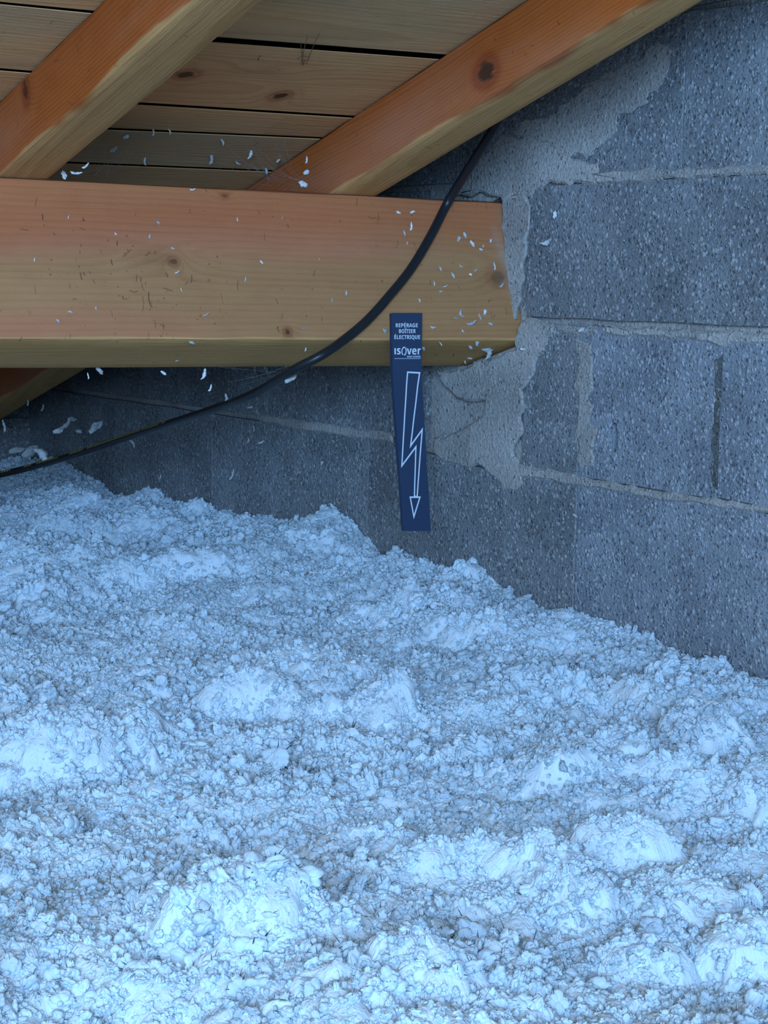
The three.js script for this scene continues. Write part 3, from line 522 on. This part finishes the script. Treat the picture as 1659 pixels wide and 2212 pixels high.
// flakes: small lumpy tufts of many shapes
function tuftGeometry(sd, detail, rough = 0.5, hairs = 0) {
  let g = new THREE.IcosahedronGeometry(1, detail); const p = g.attributes.position, v = V(0, 0, 0);
  const n3 = (f, k) => vn(v.x * f + sd * 7.3 + 50, v.y * f + k + 50, v.z * f + sd + 50);
  const lobes = []; for (let k = 0; k < 15; k++) { const c = V(hash(k, sd, 1) - 0.5, hash(k, sd, 2) - 0.5, hash(k, sd, 3) - 0.5).normalize().multiplyScalar(0.45 + 0.3 * rough * hash(k, sd, 4)); lobes.push([c, 0.26 + 0.26 * hash(k, sd, 5)]); }
  for (let i = 0; i < p.count; i++) {            // a star-shaped union of small balls: soft rounded lobes
    v.fromBufferAttribute(p, i); let d = 0.5;
    for (const [c, q] of lobes) { const cv = c.dot(v), t = q * q - c.lengthSq() + cv * cv; if (t > 0 && cv > -0.2) d = Math.max(d, cv + Math.sqrt(t)); }
    d += 0.22 * (n3(3, 11) - 0.5) + 0.16 * (n3(7, 23) - 0.5) + 0.09 * (n3(15, 31) - 0.5); v.multiplyScalar(d); p.setXYZ(i, v.x, v.y, v.z);
  }
  // smooth normals from the shared positions
  const nrm = new Map(), key = (i) => `${p.getX(i).toFixed(4)},${p.getY(i).toFixed(4)},${p.getZ(i).toFixed(4)}`, a = V(0, 0, 0), b = V(0, 0, 0), c = V(0, 0, 0);
  for (let i = 0; i < p.count; i += 3) { a.fromBufferAttribute(p, i); b.fromBufferAttribute(p, i + 1); c.fromBufferAttribute(p, i + 2); b.sub(a); c.sub(a); b.cross(c); for (let k = 0; k < 3; k++) { const q = key(i + k); if (!nrm.has(q)) nrm.set(q, V(0, 0, 0)); nrm.get(q).add(b); } }
  const nn = g.attributes.normal; for (let i = 0; i < p.count; i++) { const q = nrm.get(key(i)).clone().normalize(); nn.setXYZ(i, q.x, q.y, q.z); }
  g.deleteAttribute('uv');
  if (hairs) {                                   // loose fibre ends standing off the tuft
    const hp = [], hn = [];
    for (let h = 0; h < hairs; h++) {
      const d = V(hash(h, sd, 1) - 0.5, hash(h, sd, 2) - 0.5, hash(h, sd, 3) - 0.5).normalize(), t = V(hash(h, sd, 4) - 0.5, hash(h, sd, 5) - 0.5, hash(h, sd, 6) - 0.5).normalize(), w = t.clone().cross(d).normalize().multiplyScalar(0.035), r0 = 0.6, r1 = 1.15 + 0.7 * hash(h, sd, 7);
      const A = d.clone().multiplyScalar(r0), B = d.clone().multiplyScalar((r0 + r1) / 2).addScaledVector(t, 0.12), C = d.clone().multiplyScalar(r1).addScaledVector(t, 0.42);
      for (const q of [A.clone().add(w), A.clone().sub(w), B.clone().add(w), B.clone().add(w), A.clone().sub(w), B.clone().sub(w), B.clone().add(w), B.clone().sub(w), C]) { hp.push(q.x, q.y, q.z); hn.push(d.x, d.y, d.z); }
    }
    const hg = new THREE.BufferGeometry(); hg.setAttribute('position', new THREE.Float32BufferAttribute(hp, 3)); hg.setAttribute('normal', new THREE.Float32BufferAttribute(hn, 3)); g = mergeGeometries([g, hg]);
  }
  return g;
}
{
  const kinds = 8, per = 26000, q = new THREE.Quaternion(), e = new THREE.Euler(), m = new THREE.Matrix4(), cc = new THREE.Color();
  for (let k = 0; k < kinds; k++) {
    const im = new THREE.InstancedMesh(tuftGeometry(k + 1, 9, 0.6, 18), woolMat, per); im.name = 'wool_flakes'; im.userData.kind = 'stuff'; im.castShadow = im.receiveShadow = true; wool.add(im);
    for (let i = 0; i < per; i++) {
      let x, z, ok = false;
      for (let tr = 0; tr < 60 && !ok; tr++) { x = -2.3 * rnd() - 0.003; z = rr(Z_EAVE + 0.05, 1.75); const u = x + 1.707, w = 2.4 - z; ok = (u * 0.83 - w * 0.54) > -0.42 * (u * 0.54 + w * 0.83) && (u * 0.83 - w * 0.54) < 0.35 * (u * 0.54 + w * 0.83); if (!ok && rnd() < 0.12) ok = true; }
      const patch = fbm(x * 7, z * 7, 91, 2), clump = sstep(0.42, 0.62, fbm(x * 6, z * 6, 87, 2)); if (clump > 0.5 && rnd() < 0.12) { x += rr(-0.12, 0.12); z += rr(-0.12, 0.12); }                      // fine crumbs in some places, big flakes in others
      const t = rnd(); let r = t < 0.62 ? rr(0.0012, 0.003) : t < 0.95 ? rr(0.0025, 0.0055) : rr(0.005, 0.010) * (0.5 + patch);
      r *= 0.75 + 0.5 * patch;
      if (x > -r * 1.2) x = -r * 1.2;
      e.set(rnd() * 6.28, rnd() * 6.28, rnd() * 6.28); q.setFromEuler(e);
      m.compose(V(x, bedAt(x, z) + r * rr(-0.55, 0.45), z), q, V(r * rr(0.8, 1.5), r * rr(0.45, 0.9), r * rr(0.7, 1.1))); im.setMatrixAt(i, m);
      const dust = sstep(0.5, 0.68, fbm(x * 11, z * 11, 133, 3)), d = rr(0.93, 1.06) - dust * rr(0.05, 0.3), bl = rr(0, 0.05); cc.setRGB(d - bl, d, Math.min(1.08, d + bl * 0.3)); im.setColorAt(i, cc);
    }
  }
}

// ───────────────────────── wool flakes caught on things ─────────────────────────
{
  const flakeMats = [0.68, 0.52, 0.4].map((c) => new THREE.MeshStandardMaterial({ color: new THREE.Color().setRGB(c, c * 1.01, c * 1.01), roughness: 1 }));
  const lump = (k) => { const g = tuftGeometry(k + 20, 6, 0.9, 10); g.scale(1, 0.6, 0.5); return g; };
  const worm = (k) => {                          // a short bent thread of wool, thicker in the middle
    const c = new THREE.CatmullRomCurve3([V(-1, 0.3 * hash(k, 1, 1), 0), V(-0.4, -0.25 + 0.3 * hash(k, 2, 1), 0.1), V(0.3, -0.1, -0.05), V(0.9, 0.6 * hash(k, 3, 1), 0.15)]), g = new THREE.TubeGeometry(c, 14, 0.3, 7, false), p = g.attributes.position, v = V(0, 0, 0), q = V(0, 0, 0);
    for (let i = 0; i <= 14; i++) { c.getPointAt(i / 14, q); const w = (0.25 + Math.sin(Math.PI * clamp(i / 14, 0.02, 0.98))) * (0.6 + 0.7 * hash(i, k, 7)); for (let j = 0; j <= 7; j++) { const n = i * 8 + j; v.fromBufferAttribute(p, n).sub(q).multiplyScalar(w).add(q); p.setXYZ(n, v.x, v.y, v.z); } }
    g.computeVertexNormals(); g.deleteAttribute('uv'); return g;
  };
  const branch = mergeGeometries([worm(31).toNonIndexed(), worm(32).toNonIndexed().rotateZ(1.5).translate(0.5, -0.6, 0), worm(33).toNonIndexed().rotateZ(0.8).translate(0.2, 0.4, 0.1), lump(35).scale(0.5, 0.5, 0.5)]);
  const shapes = [lump(1), lump(2), lump(3), worm(4), worm(5), worm(6)];
  const flake = (at, r, label, group, k = Math.floor(rnd() * 6), turn = rnd() * 6.28) => { const o = mesh('wool_flake', k === 'b' ? branch : shapes[k], flakeMats[Math.floor(rnd() * 3)]); o.position.copy(at); o.rotation.set(rr(-0.3, 0.3), rr(-0.4, 0.4), turn); o.scale.set(r, r * rr(0.6, 1), r * 0.8); const look = k === 'b' ? '' : `${r < 0.0035 ? 'tiny ' : ''}${k > 2 ? 'thin curled ' : 'lumpy '}`; return tag(o, look + label, 'wool flake', group && `${look}${group}`); };
  const face = [[862, 460], [891, 458], [888, 489, 1.3, 3, 1.4], [873, 503, 1.2, 4, 1.9], [1005, 510, 1.3], [990, 517, 1.1, 0], [1020, 526, 1.2], [1039, 539, 0.7], [951, 581, 1.1], [978, 595, 1.4], [996, 575, 0.7], [1027, 584, 0.7], [1016, 592, 0.7], [938, 613, 0.8], [962, 618, 0.8], [954, 630, 0.9], [1083, 617, 1.1, 5, 0.4], [1068, 575, 1.3], [1047, 676, 1.1, 0], [1036, 684, 1.2, 3, 1.9], [1018, 698, 1.7, 4, 0.2], [996, 677, 1.2], [985, 687, 0.8], [935, 707, 0.9], [831, 715, 1.2, 1], [906, 649, 0.7], [748, 633, 0.7], [718, 649, 0.6], [877, 602, 0.6],
    [416, 409, 0.9, 3, 0.1], [342, 481, 0.8], [324, 510, 0.8, 0], [373, 536, 0.8], [382, 588, 0.9], [445, 679, 1, 3, 0.5], [392, 626, 0.6], [530, 603, 0.8], [75, 561, 0.6], [148, 469, 0.5], [152, 674, 0.7], [125, 693, 0.6], [207, 666, 0.5], [565, 566, 0.7], [513, 474, 0.6], [656, 709, 0.6], [1000, 715, 0.6], [1060, 700, 0.8], [690, 560, 0.5], [610, 470, 0.5], [250, 505, 0.5], [880, 525, 0.5], [1060, 520, 0.6], [1044, 532, 0.6]];
  for (const [x, y, r = 0.9, k, t] of face) flake(onFace(x, y, 0.0012), r * 0.0048, x > 1180 - 0.72 * (y - 300) ? 'white wool flake on the purlin face between cable and wall' : 'white wool flake on the purlin face clear of the wall', x > 1180 - 0.72 * (y - 300) ? 'white wool flakes on the purlin near the wall' : 'white wool flakes along the purlin', k, t);
  const bottomPt = roofPt(0, 0, -FB - 0.001);
  for (const [x, y, r = 0.9, k, t] of [[1016, 749, 1.2], [1030, 742, 1.3], [1014, 774, 1], [1005, 781, 0.8], [951, 742, 1, 3, 2.4], [915, 752, 0.9], [414, 740, 1.0, 1], [660, 753, 0.9, 3, 1.2], [382, 780, 0.6], [1024, 783, 0.7]]) flake(hit(x, y, bottomPt, N), r * 0.0048, 'white wool flake stuck under the purlin', 'white wool flakes under the purlin', k, t);
  flake(hit(1050, 755, bottomPt, N), 0.011, 'branching white wool tuft under the purlin end by the wall', null, 'b', -0.3);
  for (const [x, y, r = 1, k, t] of [[440, 808, 1.8, 5, 1.1], [454, 838, 1.2, 3, 1], [352, 804, 1.2], [215, 800, 1.6, 1], [190, 812, 1.0, 3, 1.6]]) flake(onZ(x, y, -0.045), r * 0.0048, 'white wool flake dangling from the back edge of the purlin', 'wool flakes dangling below the purlin', k, t);
  flake(onZ(627, 818, 0.075), 0.010, 'cream wool tuft hanging on the cable below the purlin', null, 2, 0.5);
  flake(onZ(488, 864, -0.17), 0.010, 'white hooked wool tuft hanging on the cable', null, 5, 1.3);
  for (const [x, y, r = 1, k, t] of [[552, 925, 1.2, 3, 1.5], [545, 880, 1.2], [560, 890, 1.0], [540, 952, 1.2, 4, 1], [568, 955, 1.4, 5, 0.4], [290, 958, 2.0, 3, 2.1], [505, 1025, 2.2, 3, 1.1], [1185, 522, 2.0, 5, 0.2], [1203, 464, 1.1, 1], [1137, 753, 1.4, 3, 0.1], [1262, 712, 1.2, 2], [1246, 1112, 1.0, 0], [700, 1000, 0.8], [350, 1030, 1.0, 3, 1.2]]) { const p = onWall(x, y); p.x -= 0.004; flake(p, r * 0.0052, 'pale wool flake clinging to the concrete blocks', 'wool flakes on the block wall', k, t); }
  for (const [x, y, r = 1, k, t] of [[245, 318, 1.4, 1], [455, 338, 1.6, 3, 1.5], [540, 328, 1.5, 4, 1.2], [313, 343, 1.2], [270, 291, 1, 0], [330, 281, 1, 3, 1.5], [366, 280, 0.8], [480, 303, 0.9], [513, 348, 1], [575, 365, 0.9], [600, 343, 0.9]]) { const p = onBoards(x, y).addScaledVector(N, -0.003); flake(p, r * 0.0055, 'pale wool flake caught below the roof boards', 'wool flakes under the roof boards', k, t); }
  const top = roofPt(0, 0, 0.003);
  for (const [x, y, r = 1, k, t] of [[138, 378, 1.2], [165, 373, 1.6, 3, 0], [185, 358, 1.2, 3, 0.6], [660, 372, 1.2], [655, 398, 1.6, 2], [662, 345, 1, 3, 1.4]]) flake(hit(x, y, top, N), r * 0.0050, 'wool flake lying on top of the purlin', 'wool flakes on top of the purlin', k, t);
  for (const [x, y, z, r, k, t] of [[140, 918, -1.0, 2.6, 4, 0.6], [128, 932, -1.0, 2, 0, 0], [155, 905, -1.05, 1.6, 2, 0], [206, 922, -0.95, 3, 2, 0.5], [170, 932, -1.05, 1.4, 1, 0], [70, 975, -1.15, 4, 0, 0.2], [90, 985, -1.1, 3.4, 4, 2], [35, 972, -1.2, 2.6, 2, 0.2], [8, 920, -1.2, 2, 3, 1.6], [60, 870, -1.1, 1, 3, 1.4], [92, 880, -1.1, 1.2, 3, 1.3]]) { const p = onZ(x, y, z), cap = roofPt(0, 0, 0).y + (p.z - P0.z) * Math.tan(TH) - 0.004; if (p.y > cap) p.y = cap; flake(p, r * 0.0065, 'grey wool tuft caught in webs under the eaves', 'wool tufts under the eaves', k, t); }
}
// ───────────────────────── cobwebs ─────────────────────────
{
  const webMat = new THREE.MeshStandardMaterial({ color: new THREE.Color().setRGB(0.28, 0.28, 0.28), roughness: 0.9 });
  const thread = (a, b, sag, r = 0.00011) => new THREE.TubeGeometry(new THREE.CatmullRomCurve3([a, a.clone().lerp(b, 0.5).add(V(0, -sag, 0)), b]), 8, r, 4, false);
  const web = (label, list) => tag(mesh('cobweb', mergeGeometries(list), webMat), label, 'cobweb');
  const A = []; for (let i = 0; i < 26; i++) A.push(thread(onBoards(rr(470, 640), rr(300, 370)), hit(rr(570, 680), rr(385, 402), roofPt(0, 0, 0.001), N), rr(0, 0.012)));
  web('fine grey cobweb between the roof boards and the purlin', A);
  const B = []; for (let i = 0; i < 14; i++) B.push(thread(hit(rr(180, 260), 796, roofPt(0, 0, -FB - 0.001), N), onBoards(rr(150, 240), rr(300, 350)).setZ(-0.05), 0.0));
  B.length = 0; for (let i = 0; i < 16; i++) B.push(thread(onBoards(rr(215, 300), rr(300, 345)), hit(rr(150, 260), rr(374, 384), roofPt(0, 0, 0.001), N), rr(0, 0.01)));
  web('fine grey cobweb at the foot of the second rafter', B);
  const C = []; for (let i = 0; i < 10; i++) C.push(thread(hit(rr(420, 640), rr(786, 794), roofPt(0, 0, -FB - 0.0005), N), onZ(rr(480, 640), rr(805, 862), rr(-0.1, 0.05)), rr(-0.004, 0.008)));
  web('loose cobweb threads hanging from the purlin to the cable', C);
  const D = [], straw = new THREE.MeshStandardMaterial({ color: new THREE.Color().setRGB(0.24, 0.16, 0.09), roughness: 1 });
  for (const [x0, y0, x1, y1, d] of [[650, 138, 662, 60, 0.01], [655, 140, 648, 85, 0.004], [662, 136, 688, 58, 0.008], [655, 140, 658, 108, 0.012], [640, 126, 668, 118, 0.003]]) D.push(thread(onBoards(x0, y0).addScaledVector(N, -0.001), onBoards(x1, y1).addScaledVector(N, -d), -0.002, 0.00042));
  tag(mesh('straw_wisp', mergeGeometries(D), straw), 'wisp of dry straw poking from the gap between two roof boards', 'straw');
}

renderer.render(scene, camera);
